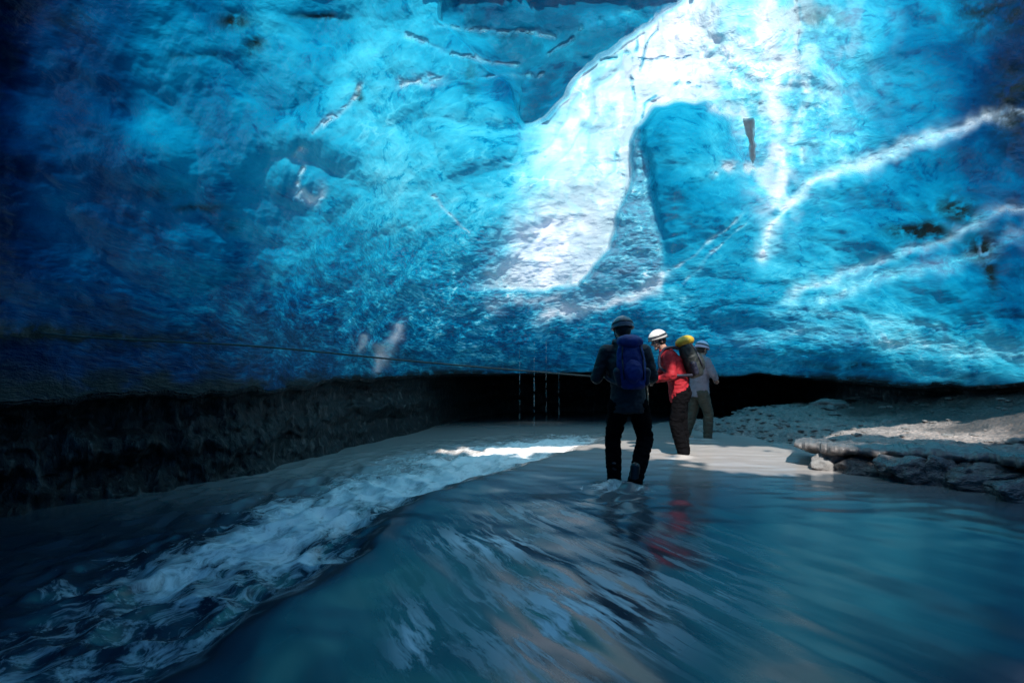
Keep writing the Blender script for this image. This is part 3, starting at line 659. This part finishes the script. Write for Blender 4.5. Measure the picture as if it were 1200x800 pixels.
def remesh(bm, name, vox, mat, parent, wrinkle=0.0, wscale=14, smooth_it=3, stretch=(1, 1, 1), solid_cut=None):
    me = mesh_from(bm, name + '_src'); o = bpy.data.objects.new('tmp', me); C.objects.link(o)
    md = o.modifiers.new('r', 'REMESH'); md.mode = 'VOXEL'; md.voxel_size = vox; md.use_smooth_shade = True
    ms = o.modifiers.new('s', 'SMOOTH'); ms.iterations = smooth_it; ms.factor = .5
    bpy.context.view_layer.update(); dg = bpy.context.evaluated_depsgraph_get()
    new = bpy.data.meshes.new_from_object(o.evaluated_get(dg)); bpy.data.objects.remove(o); bpy.data.meshes.remove(me)
    if wrinkle:
        n = len(new.vertices); co = np.zeros(n * 3, np.float32); new.vertices.foreach_get('co', co); co = co.reshape(-1, 3)
        no = np.zeros(n * 3, np.float32); new.vertex_normals.foreach_get('vector', no); no = no.reshape(-1, 3)
        w_ = (1 - 2 * np.abs(fbm(co[:, 0] * wscale * stretch[0], co[:, 1] * wscale * stretch[1], co[:, 2] * wscale * stretch[2], 3)))
        co = co + no * (w_ * wrinkle)[:, None]; new.vertices.foreach_set('co', co.reshape(-1).astype(np.float32)); new.update()
    return link(name, new, mat, parent)
M_SKIN = simple('skin', (0.45, 0.25, 0.18), .55, .1, 20, .1)
M_BLACK = simple('black_shell_fabric', (0.012, 0.014, 0.017), .6, .3, 20, .3, 200)
M_TROU = simple('dark_trouser_fabric', (0.004, 0.004, 0.005), .95, .3, 20, .3, 200, 0.0, 0.04)
M_RED = simple('red_shell_fabric', (0.32, 0.004, 0.012), .8, .15, 20, .3, 200)
M_PALE = simple('pale_lilac_fabric', (0.20, 0.18, 0.22), .6, .15, 20, .3, 200)
M_OLIVE = simple('olive_fabric', (0.05, 0.045, 0.03), .7, .3, 8, .3, 200)
M_BOOT = simple('wet_rubber', (0.015, 0.015, 0.016), .3, .2, 20, .1)
M_BLUE = simple('blue_pack_fabric', (0.006, 0.022, 0.17), .55, .25, 15, .4, 220)
M_NAVY = simple('dark_webbing', (0.01, 0.012, 0.03), .6, .2, 30, .3)
M_YEL = simple('mustard_pack_fabric', (0.48, 0.31, 0.02), .55, .2, 15, .4, 220)
M_DKP = simple('charcoal_pack_fabric', (0.018, 0.022, 0.020), .6, .3, 15, .4, 220)
M_HELG = simple('grey_helmet_shell', (0.13, 0.15, 0.18), .3, .1, 6, .03)
M_HELW = simple('white_helmet_shell', (0.5, 0.48, 0.45), .28, .06, 6, .03)
M_HELL = simple('lilac_helmet_shell', (0.66, 0.60, 0.76), .3, .1, 6, .03)
M_BAND = simple('dark_helmet_band', (0.03, 0.035, 0.045), .5, .1)
M_GLOVE = simple('glove_fabric', (0.02, 0.02, 0.022), .7, .2)
M_HAIR = simple('dark_hair', (0.02, 0.015, 0.012), .6, .3, 60, .6, 90)
M_EYE = simple('eye_white', (0.6, 0.58, 0.55), .2, .05)
M_ROPE = simple('braided_rope', (0.20, 0.19, 0.15), .8, .4, 60, .8, 160)

def vec(*a): return Vector(a)
def hand(bm, wrist, d, up, k_=1.0, curl=1.1):
    """palm with five curled fingers; d = along the forearm, up = back of the hand"""
    d = Vector(d).normalized(); up = Vector(up); up = (up - d * up.dot(d)).normalized(); s = d.cross(up)
    w_ = Vector(wrist)
    add_loft(bm, [(w_, s * .024, up * .018), (w_ + d * .03, s * .034, up * .016), (w_ + d * .085, s * .041, up * .014), (w_ + d * .095, s * .038, up * .011)], 14)
    for i, L in enumerate((.070, .080, .075, .058)):
        p = w_ + d * .088 + s * (-.031 + i * .0205); ang = 0; pts = [p]; 
        for j in range(3):
            ang += curl * .75; dd = d * math.cos(ang) - up * math.sin(ang); p = p + dd * L * (.45, .32, .25)[j]; pts.append(p)
        add_limb(bm, pts, [.0092, .0088, .008, .007], 8)
    p = w_ + d * .025 - s * .028; t1 = p + (d * .6 - s * .7 - up * .3).normalized() * .035; t2 = t1 + (d * .7 - up * .7).normalized() * .03; t3 = t2 + (d * .3 - up * .8 + s * .5).normalized() * .022
    add_limb(bm, [p, t1, t2, t3], [.012, .011, .0095, .008], 8)
def head(bm, c, fwd, up, k_=1.0):
    f = Vector(fwd).normalized(); u_ = Vector(up); u_ = (u_ - f * u_.dot(f)).normalized(); s = f.cross(u_)
    rot = Matrix((s, f, u_)).transposed().to_4x4()
    def L(x, y, z): return c + s * x + f * y + u_ * z
    add_ball(bm, L(0, -.01, .035), .1, (.76, .95, .85), rot)
    add_ball(bm, L(0, .022, -.035), .1, (.58, .68, .78), rot)        # jaw and face
    add_ball(bm, L(0, .07, -.095), .026, (1.0, .8, .7), rot)          # chin
    add_limb(bm, [L(0, .088, .012), L(0, .108, -.018), L(0, .112, -.030)], [.010, .013, .014], 8)   # nose
    for sx in (-1, 1):
        add_ball(bm, L(sx * .078, -.012, -.012), .03, (.35, .6, 1.05), rot)   # ear
        add_ball(bm, L(sx * .032, .078, .020), .018, (1.3, .6, .6), rot)      # brow
        add_ball(bm, L(sx * .040, .068, -.035), .024, (1, .7, .8), rot)       # cheek
    add_ball(bm, L(0, .088, -.062), .018, (1.5, .55, .38), rot)       # lips
    return L, rot
def person(loc, label, J, mats, shoulder_w=.19, gloves=True):
    """J: joints in local metres: head, face (dir), neck, chest, pelvis, and per side sh, el, wr, hip, kn, an, toe(dir)"""
    root = empty('person', loc); tag(root, label, 'person')
    V_ = {k_: ([Vector(a_) for a_ in v_] if isinstance(v_, list) else Vector(v_)) for k_, v_ in J.items()}
    hd, nk, ch, pv = V_['head'], V_['neck'], V_['chest'], V_['pelvis']; fw = V_['front'].normalized(); sd_ = fw.cross(Vector((0, 0, 1))).normalized()
    spine = (nk - pv).normalized(); fb = spine.cross(sd_).normalized() * -1
    if fb.dot(fw) < 0: fb = -fb
    # ---- body (skin), one continuous mesh
    bm = bmesh.new()
    torso = [(pv - spine * .08, .13, .10), (pv, .155, .115), (pv.lerp(ch, .35), .135, .10), (pv.lerp(ch, .7), .15, .11), (ch, .165, .12), (nk - spine * .06, .14, .09), (nk - spine * .01, .07, .065)]
    add_loft(bm, [(c_, sd_ * a_, fb * b_) for c_, a_, b_ in torso])
    add_limb(bm, [nk - spine * .04, nk + (hd - nk) * .6], [.06, .055])
    L, rot = head(bm, hd, V_['face'], Vector((0, 0, 1)) + V_['face'].normalized() * 0.0)
    for i in (0, 1):
        add_limb(bm, [nk - spine * .06, V_['sh'][i], V_['el'][i], V_['wr'][i]], [.06, .052, .042, .026])
        add_limb(bm, [pv - spine * .02, V_['hip'][i], V_['kn'][i].lerp(V_['hip'][i], .5), V_['kn'][i], V_['kn'][i].lerp(V_['an'][i], .35), V_['an'][i]], [.09, .088, .078, .056, .055, .036])
        add_limb(bm, [V_['an'][i], V_['an'][i] + V_['toe'][i].normalized() * .16 - Vector((0, 0, .06))], [.036, .03])
        hand(bm, V_['wr'][i], V_['wr'][i] - V_['el'][i], V_['hup'][i])
    remesh(bm, 'body', .0065, M_SKIN, root, smooth_it=1)
    # ---- jacket
    bm = bmesh.new()
    hem = V_['hem'] if 'hem' in V_ else pv - spine * .10
    add_loft(bm, [(c_, sd_ * a_, fb * b_) for c_, a_, b_ in [(hem - spine * .02, .19, .145), (hem + spine * .03, .195, .15), (pv.lerp(ch, .3), .178, .14), (pv.lerp(ch, .65), .19, .145), (ch, .205, .15), (nk - spine * .05, .175, .115), (nk + spine * .0, .10, .09), (nk + spine * .045, .078, .078)]], 28)
    for i in (0, 1):
        w2 = V_['wr'][i].lerp(V_['el'][i], .04)
        add_limb(bm, [nk - spine * .07, V_['sh'][i], V_['sh'][i].lerp(V_['el'][i], .5), V_['el'][i], V_['el'][i].lerp(w2, .5), w2], [.075, .080, .072, .062, .056, .044])
    remesh(bm, 'jacket', .010, mats['jacket'], root, .007, 9, 3, (1, 1, 1.6))
    # ---- trousers
    bm = bmesh.new()
    add_loft(bm, [(pv - spine * .12, sd_ * .165, fb * .13), (pv, sd_ * .18, fb * .135), (pv + spine * .06, sd_ * .165, fb * .125)])
    for i in (0, 1):
        an = V_['an'][i]
        add_limb(bm, [pv - spine * .04 + (V_['hip'][i] - pv) * .6, V_['hip'][i], V_['kn'][i].lerp(V_['hip'][i], .5), V_['kn'][i], V_['kn'][i].lerp(an, .4), V_['kn'][i].lerp(an, .94)], [.115, .112, .10, .083, .083, .072])
    remesh(bm, 'trousers', .010, mats['trousers'], root, .009, 8, 3, (1, 1, 1.8))
    # ---- boots
    for i in (0, 1):
        bm = bmesh.new(); an = V_['an'][i]; td = V_['toe'][i].normalized()
        add_limb(bm, [an + Vector((0, 0, .16)).lerp(V_['kn'][i] - an, .12), an, an - Vector((0, 0, .05))], [.05, .05, .048])
        add_loft(bm, [(an - td * .07 - Vector((0, 0, .05)), td.cross(Vector((0, 0, 1))) * .035, Vector((0, 0, .04))), (an - Vector((0, 0, .045)), td.cross(Vector((0, 0, 1))) * .045, Vector((0, 0, .055))),
                      (an + td * .12 - Vector((0, 0, .065)), td.cross(Vector((0, 0, 1))) * .052, Vector((0, 0, .036))), (an + td * .19 - Vector((0, 0, .072)), td.cross(Vector((0, 0, 1))) * .036, Vector((0, 0, .025)))], 16)
        remesh(bm, 'boot', .008, M_BOOT, root, smooth_it=2)
        if gloves:
            bm = bmesh.new(); w_ = V_['wr'][i]; d_ = (w_ - V_['el'][i]).normalized(); up_ = V_['hup'][i]; up_ = (up_ - d_ * up_.dot(d_)).normalized(); s_ = d_.cross(up_)
            add_limb(bm, [w_ - d_ * .03, w_ + d_ * .01], [.04, .034], 12)
            hand2 = bmesh.new(); hand(hand2, w_, d_, up_)
            for v_ in hand2.verts: pass
            tmp = bpy.data.meshes.new('t'); 
            bmesh.ops.recalc_face_normals(hand2, faces=hand2.faces[:]); hand2.normal_update()
            for v_ in hand2.verts: v_.co = v_.co + v_.normal * .0035
            hand2.to_mesh(tmp); hand2.free(); bm.from_mesh(tmp); bpy.data.meshes.remove(tmp)
            remesh(bm, 'glove', .005, M_GLOVE, root, smooth_it=1)
    # ---- eyes
    for sx in (-1, 1):
        bm = bmesh.new(); add_ball(bm, L(sx * .032, .076, .004), .0125)
        ey_ = link('eye', mesh_from(bm), M_EYE, root)
        bm = bmesh.new(); add_ball(bm, L(sx * .032, .0865, .004), .0045)
        link('iris', mesh_from(bm), M_HAIR, ey_)
    # ---- hair at the nape
    bm = bmesh.new(); add_ball(bm, L(0, -.03, .0), .1, (.84, .86, .98), rot)
    geom = bm.verts[:] + bm.edges[:] + bm.faces[:]
    bmesh.ops.bisect_plane(bm, geom=geom, plane_co=L(0, .03, -.02), plane_no=(L(0, .8, -.35) - L(0, 0, 0)), clear_outer=True)
    remesh(bm, 'hair', .008, M_HAIR, root, .004, 40, 1) if False else link('hair', mesh_from(bm), M_HAIR, root)
    # ---- helmet: shell with rim, ridge and vents, plus band and chin strap
    def dome(rs, zc, cut, thick_=.0, rows_=22, cols=48, ridge=.0):
        P = []
        for r_ in range(rows_ + 1):
            t = (math.pi / 2 - cut) * (1 - r_ / rows_) + cut if False else cut + (math.pi / 2 - cut) * r_ / rows_
            row = []
            for c_ in range(cols):
                th = 2 * math.pi * c_ / cols
                k2 = 1 + ridge * max(0, math.cos(th * 2 + .0)) ** 8 * 0
                x = rs[0] * math.cos(t) * math.cos(th); y = rs[1] * math.cos(t) * math.sin(th); z = rs[2] * math.sin(t)
                k3 = 1 + ridge * (math.exp(-(x / .018) ** 2) + math.exp(-((abs(x) - .055) / .012) ** 2) * .7) * (z > 0)
                row.append(L(x * k3, y * k3 - .008, zc + z * k3)[:])
            P.append(row)
        me_ = grid_mesh('helmet', np.array(P), closed_u=True); return me_
    me_ = dome((.112, .138, .118), .035, -.12, ridge=.035)
    hel = link('helmet', me_, mats['helmet'], root)
    so = hel.modifiers.new('t', 'SOLIDIFY'); so.thickness = .012; so.offset = -1
    rim = []
    for c_ in range(40):
        th = 2 * math.pi * c_ / 40; rim.append(L(.114 * math.cos(th), .142 * math.sin(th) - .008, .022 + (.008 if math.sin(th) > 0 else -.012) * abs(math.sin(th)))[:])
    bm = bmesh.new()
    for i in range(40): add_limb(bm, [rim[i], rim[(i + 1) % 40]], [.0085, .0085], 8)
    link('rim', mesh_from(bm), mats.get('rim', mats['helmet']), hel)
    # elastic band of the lamp round the shell
    bm = bmesh.new(); ring = []
    for zz_, ex_ in ((.055, .004), (.082, .004)):
        t = math.asin((zz_ - .035) / .118) ; ring.append([bm.verts.new(L((.112 * math.cos(t) + ex_) * 1.02 * math.cos(2 * math.pi * c_ / 40), (.138 * math.cos(t) + ex_) * 1.02 * math.sin(2 * math.pi * c_ / 40) - .008, zz_)) for c_ in range(40)])
    for c_ in range(40): bm.faces.new((ring[0][c_], ring[0][(c_ + 1) % 40], ring[1][(c_ + 1) % 40], ring[1][c_]))
    bd = link('lamp_band', mesh_from(bm), M_BAND, hel); s2 = bd.modifiers.new('t', 'SOLIDIFY'); s2.thickness = .005
    for sx in (-1, 1):
        bm = bmesh.new(); add_limb(bm, [L(sx * .092, .01, .02), L(sx * .078, .03, -.05), L(sx * .02, .075, -.122)], [.006] * 3, 8)
        link('chin_strap', mesh_from(bm), M_BAND, hel)
    return root, V_, sd_, fb, spine
def backpack(root_loc, label, back_c, sd_, fb, spine, size, mats, lidmat, V_, fullness=1.0):
    """pack behind the back: body, lid, front pocket, side pockets, shoulder straps, hip belt, compression straps"""
    W, D_, H_ = size; root = empty('backpack', root_loc); tag(root, label, 'backpack')
    c = Vector(back_c) - fb * (.13 + D_ / 2)
    def S(x, y, z): return c + sd_ * x - fb * y + spine * z      # y out of the back
    bm = bmesh.new(); rings = []
    for t, kx, ky in ((-.5, .62, .6), (-.46, .82, .8), (-.3, .98, 1), (0, 1, 1.03), (.25, .93, .9), (.42, .78, .72), (.5, .5, .45)):
        rings.append((S(0, 0, t * H_), sd_ * W / 2 * kx, -fb * D_ / 2 * ky))
    add_loft(bm, rings, 28); remesh(bm, 'pack_body', .010, mats, root, .007, 10, 2)
    bm = bmesh.new(); add_ball(bm, S(0, .01, H_ * .47), 1.0, (1, 1, 1), Matrix((sd_, -fb, spine)).transposed().to_4x4() @ Matrix.Diagonal((W * .46, D_ * .56, H_ * .155, 1)))
    remesh(bm, 'lid', .010, lidmat, root, .005, 12, 1)
    bm = bmesh.new(); add_ball(bm, S(0, D_ * .42, -H_ * .14), 1.0, (1, 1, 1), Matrix((sd_, -fb, spine)).transposed().to_4x4() @ Matrix.Diagonal((W * .33, D_ * .28, H_ * .25, 1)))
    remesh(bm, 'front_pocket', .010, mats, root, .005, 12, 1)
    for sx in (-1, 1):
        bm = bmesh.new(); add_limb(bm, [S(sx * W * .46, 0, -H_ * .38), S(sx * W * .5, 0, -H_ * .15)], [.035, .045], 12); remesh(bm, 'side_pocket', .008, M_NAVY, root, .004, 12, 1)
        bm = bmesh.new(); i = 0 if (V_['sh'][0] - Vector(back_c)).dot(sd_) * sx > 0 else 1
        sh = V_['sh'][i]; nk = V_['neck']; m_ = sh.lerp(nk, .45) + spine * .045
        pts = [S(sx * .06, -D_ * .4, H_ * .36), m_ - fb * .11 + spine * .02, m_ + spine * .05, m_ + fb * .11 - spine * .03, m_ + fb * .17 - spine * .18 + sd_ * sx * .02, m_ + sd_ * sx * .12 + fb * .02 - spine * .36, S(sx * W * .42, -D_ * .3, -H_ * .4)]
        q = []
        for a_, b_ in zip(pts[:-1], pts[1:]): q += [a_.lerp(b_, t / 4) for t in range(4)]
        q.append(pts[-1]); q = [q[0]] + [(q[j - 1] + q[j] * 2 + q[j + 1]) / 4 for j in range(1, len(q) - 1)] + [q[-1]]
        add_limb(bm, q, [.022] * len(q), 8); remesh(bm, 'shoulder_strap', .008, M_NAVY, root, 0, 1, 1)
        bm = bmesh.new(); add_limb(bm, [S(sx * W * .30, D_ * .30, H_ * .40), S(sx * W * .36, D_ * .46, H_ * .1), S(sx * W * .34, D_ * .46, -H_ * .3)], [.008] * 3, 8); link('compression_strap', mesh_from(bm), M_NAVY, root)
    bm = bmesh.new(); add_limb(bm, [S(-.02, -D_ * .3, H_ * .5), S(0, -D_ * .2, H_ * .58), S(.02, -D_ * .3, H_ * .5)], [.008] * 3, 8); link('haul_loop', mesh_from(bm), M_NAVY, root)
    return root

# person 1: seen from behind, black jacket
B1 = Vector((1.25, 6.1, 0))
J1 = dict(head=(-.055, .05, 1.665), face=(-.10, 1, -.25), neck=(-.04, .0, 1.50), chest=(-.03, -.02, 1.32), pelvis=(.0, 0, .93), front=(-.05, 1, 0),
          sh=[(-.235, .0, 1.43), (.165, .0, 1.43)], el=[(-.335, .04, 1.15), (.27, .05, 1.16)], wr=[(-.31, .26, 1.17), (.20, .28, 1.14)], hup=[(-.3, 0, 1), (.3, 0, 1)],
          hip=[(-.10, 0, .86), (.10, 0, .86)], kn=[(-.145, .13, .49), (.195, .06, .50)], an=[(-.15, .02, .02), (.0, -.27, .04)], toe=[(-.1, 1, 0), (-.15, 1, -.2)], hem=(0, 0, .80))
r1 = person(B1, 'person seen from behind in black jacket and grey helmet, wading nearest with a blue backpack', J1, dict(jacket=M_BLACK, trousers=M_TROU, helmet=M_HELG))
backpack(B1, 'blue backpack on the back of the person in the black jacket', (r1[1]['chest'] - r1[4] * .03), r1[2], r1[3], r1[4], (.30, .15, .50), M_BLUE, M_BLUE, r1[1])
# person 2: red jacket, turned to the left, leaning
B2 = Vector((2.40, 8.1, 0))
J2 = dict(head=(-.325, -.02, 1.655), face=(-1, -.25, -.35), neck=(-.215, -.0, 1.50), chest=(-.12, 0, 1.34), pelvis=(.0, 0, .95), front=(-1, .25, 0),
          sh=[(-.215, -.17, 1.42), (-.11, .17, 1.42)], el=[(-.19, -.26, 1.16), (-.2, .26, 1.18)], wr=[(-.375, -.14, 1.10), (-.42, .12, 1.12)], hup=[(0, -.5, 1), (0, .5, 1)],
          hip=[(-.02, -.10, .87), (.02, .10, .87)], kn=[(-.10, -.10, .49), (.04, .10, .50)], an=[(.02, -.1, .02), (.10, .12, .02)], toe=[(-1, 0, 0), (-1, .1, 0)], hem=(0.0, 0, .84))
r2 = person(B2, 'person in a red jacket and white helmet turned to the left, leaning over the rope', J2, dict(jacket=M_RED, trousers=M_TROU, helmet=M_HELW, rim=M_BAND))
backpack(B2, 'charcoal backpack with a mustard yellow lid on the back of the person in red', (r2[1]['chest'] - r2[4] * .04), r2[2], r2[3], r2[4], (.33, .24, .54), M_DKP, M_YEL, r2[1])
# person 3: pale jacket, farther back
B3 = Vector((3.36, 10.1, 0))
J3 = dict(head=(.02, .02, 1.60), face=(.9, .6, -.3), neck=(-.02, -.02, 1.45), chest=(-.03, -.02, 1.28), pelvis=(-.04, 0, .90), front=(1, .45, 0),
          sh=[(-.06, .16, 1.38), (.03, -.16, 1.38)], el=[(.02, .26, 1.14), (.13, -.22, 1.17)], wr=[(.20, .20, 1.12), (.24, -.06, 1.08)], hup=[(-.3, 0, 1), (.5, -.3, 1)],
          hip=[(-.08, .09, .83), (-.02, -.09, .83)], kn=[(-.12, .09, .47), (.10, -.08, .48)], an=[(-.25, .09, .06), (.08, -.10, .03)], toe=[(1, .3, 0), (1, .2, 0)], hem=(-.04, -.0, .78))
r3 = person(B3, 'person in a pale lilac jacket and hooded helmet, farthest along the stream edge', J3, dict(jacket=M_PALE, trousers=M_OLIVE, helmet=M_HELL), gloves=False)

# ------------------------------------------------------------------ hand rope
def hp(r, i, B):
    v_ = r[1]; return B + v_['wr'][i] + (v_['wr'][i] - v_['el'][i]).normalized() * .10 - Vector((0, 0, .02))
key = [Vector((-5.6, 5.0, 1.86)), Vector((-4.3, 5.15, 1.575)), Vector((-2.45, 5.5, 1.463)), Vector((-.85, 5.9, 1.311)), hp(r1, 0, B1), hp(r1, 1, B1), hp(r2, 0, B2), hp(r2, 1, B2), hp(r2, 1, B2) + Vector((.06, .05, -.10)), hp(r2, 1, B2) + Vector((.07, .06, -.34))]
pts = []
for i in range(len(key) - 1):
    p0 = key[max(i - 1, 0)]; p1, p2 = key[i], key[i + 1]; p3 = key[min(i + 2, len(key) - 1)]
    for s in range(14):
        t = s / 14; pts.append((.5 * ((2 * p1) + (p2 - p0) * t + (2 * p0 - 5 * p1 + 4 * p2 - p3) * t * t + (3 * p1 - p0 - 3 * p2 + p3) * t ** 3))[:])
pts.append(key[-1][:])
tag(link('rope', tube_mesh(pts, [.009] * len(pts), 8, .1), M_ROPE), 'long hand rope stretched from the left ice wall to the two nearer walkers', 'rope')
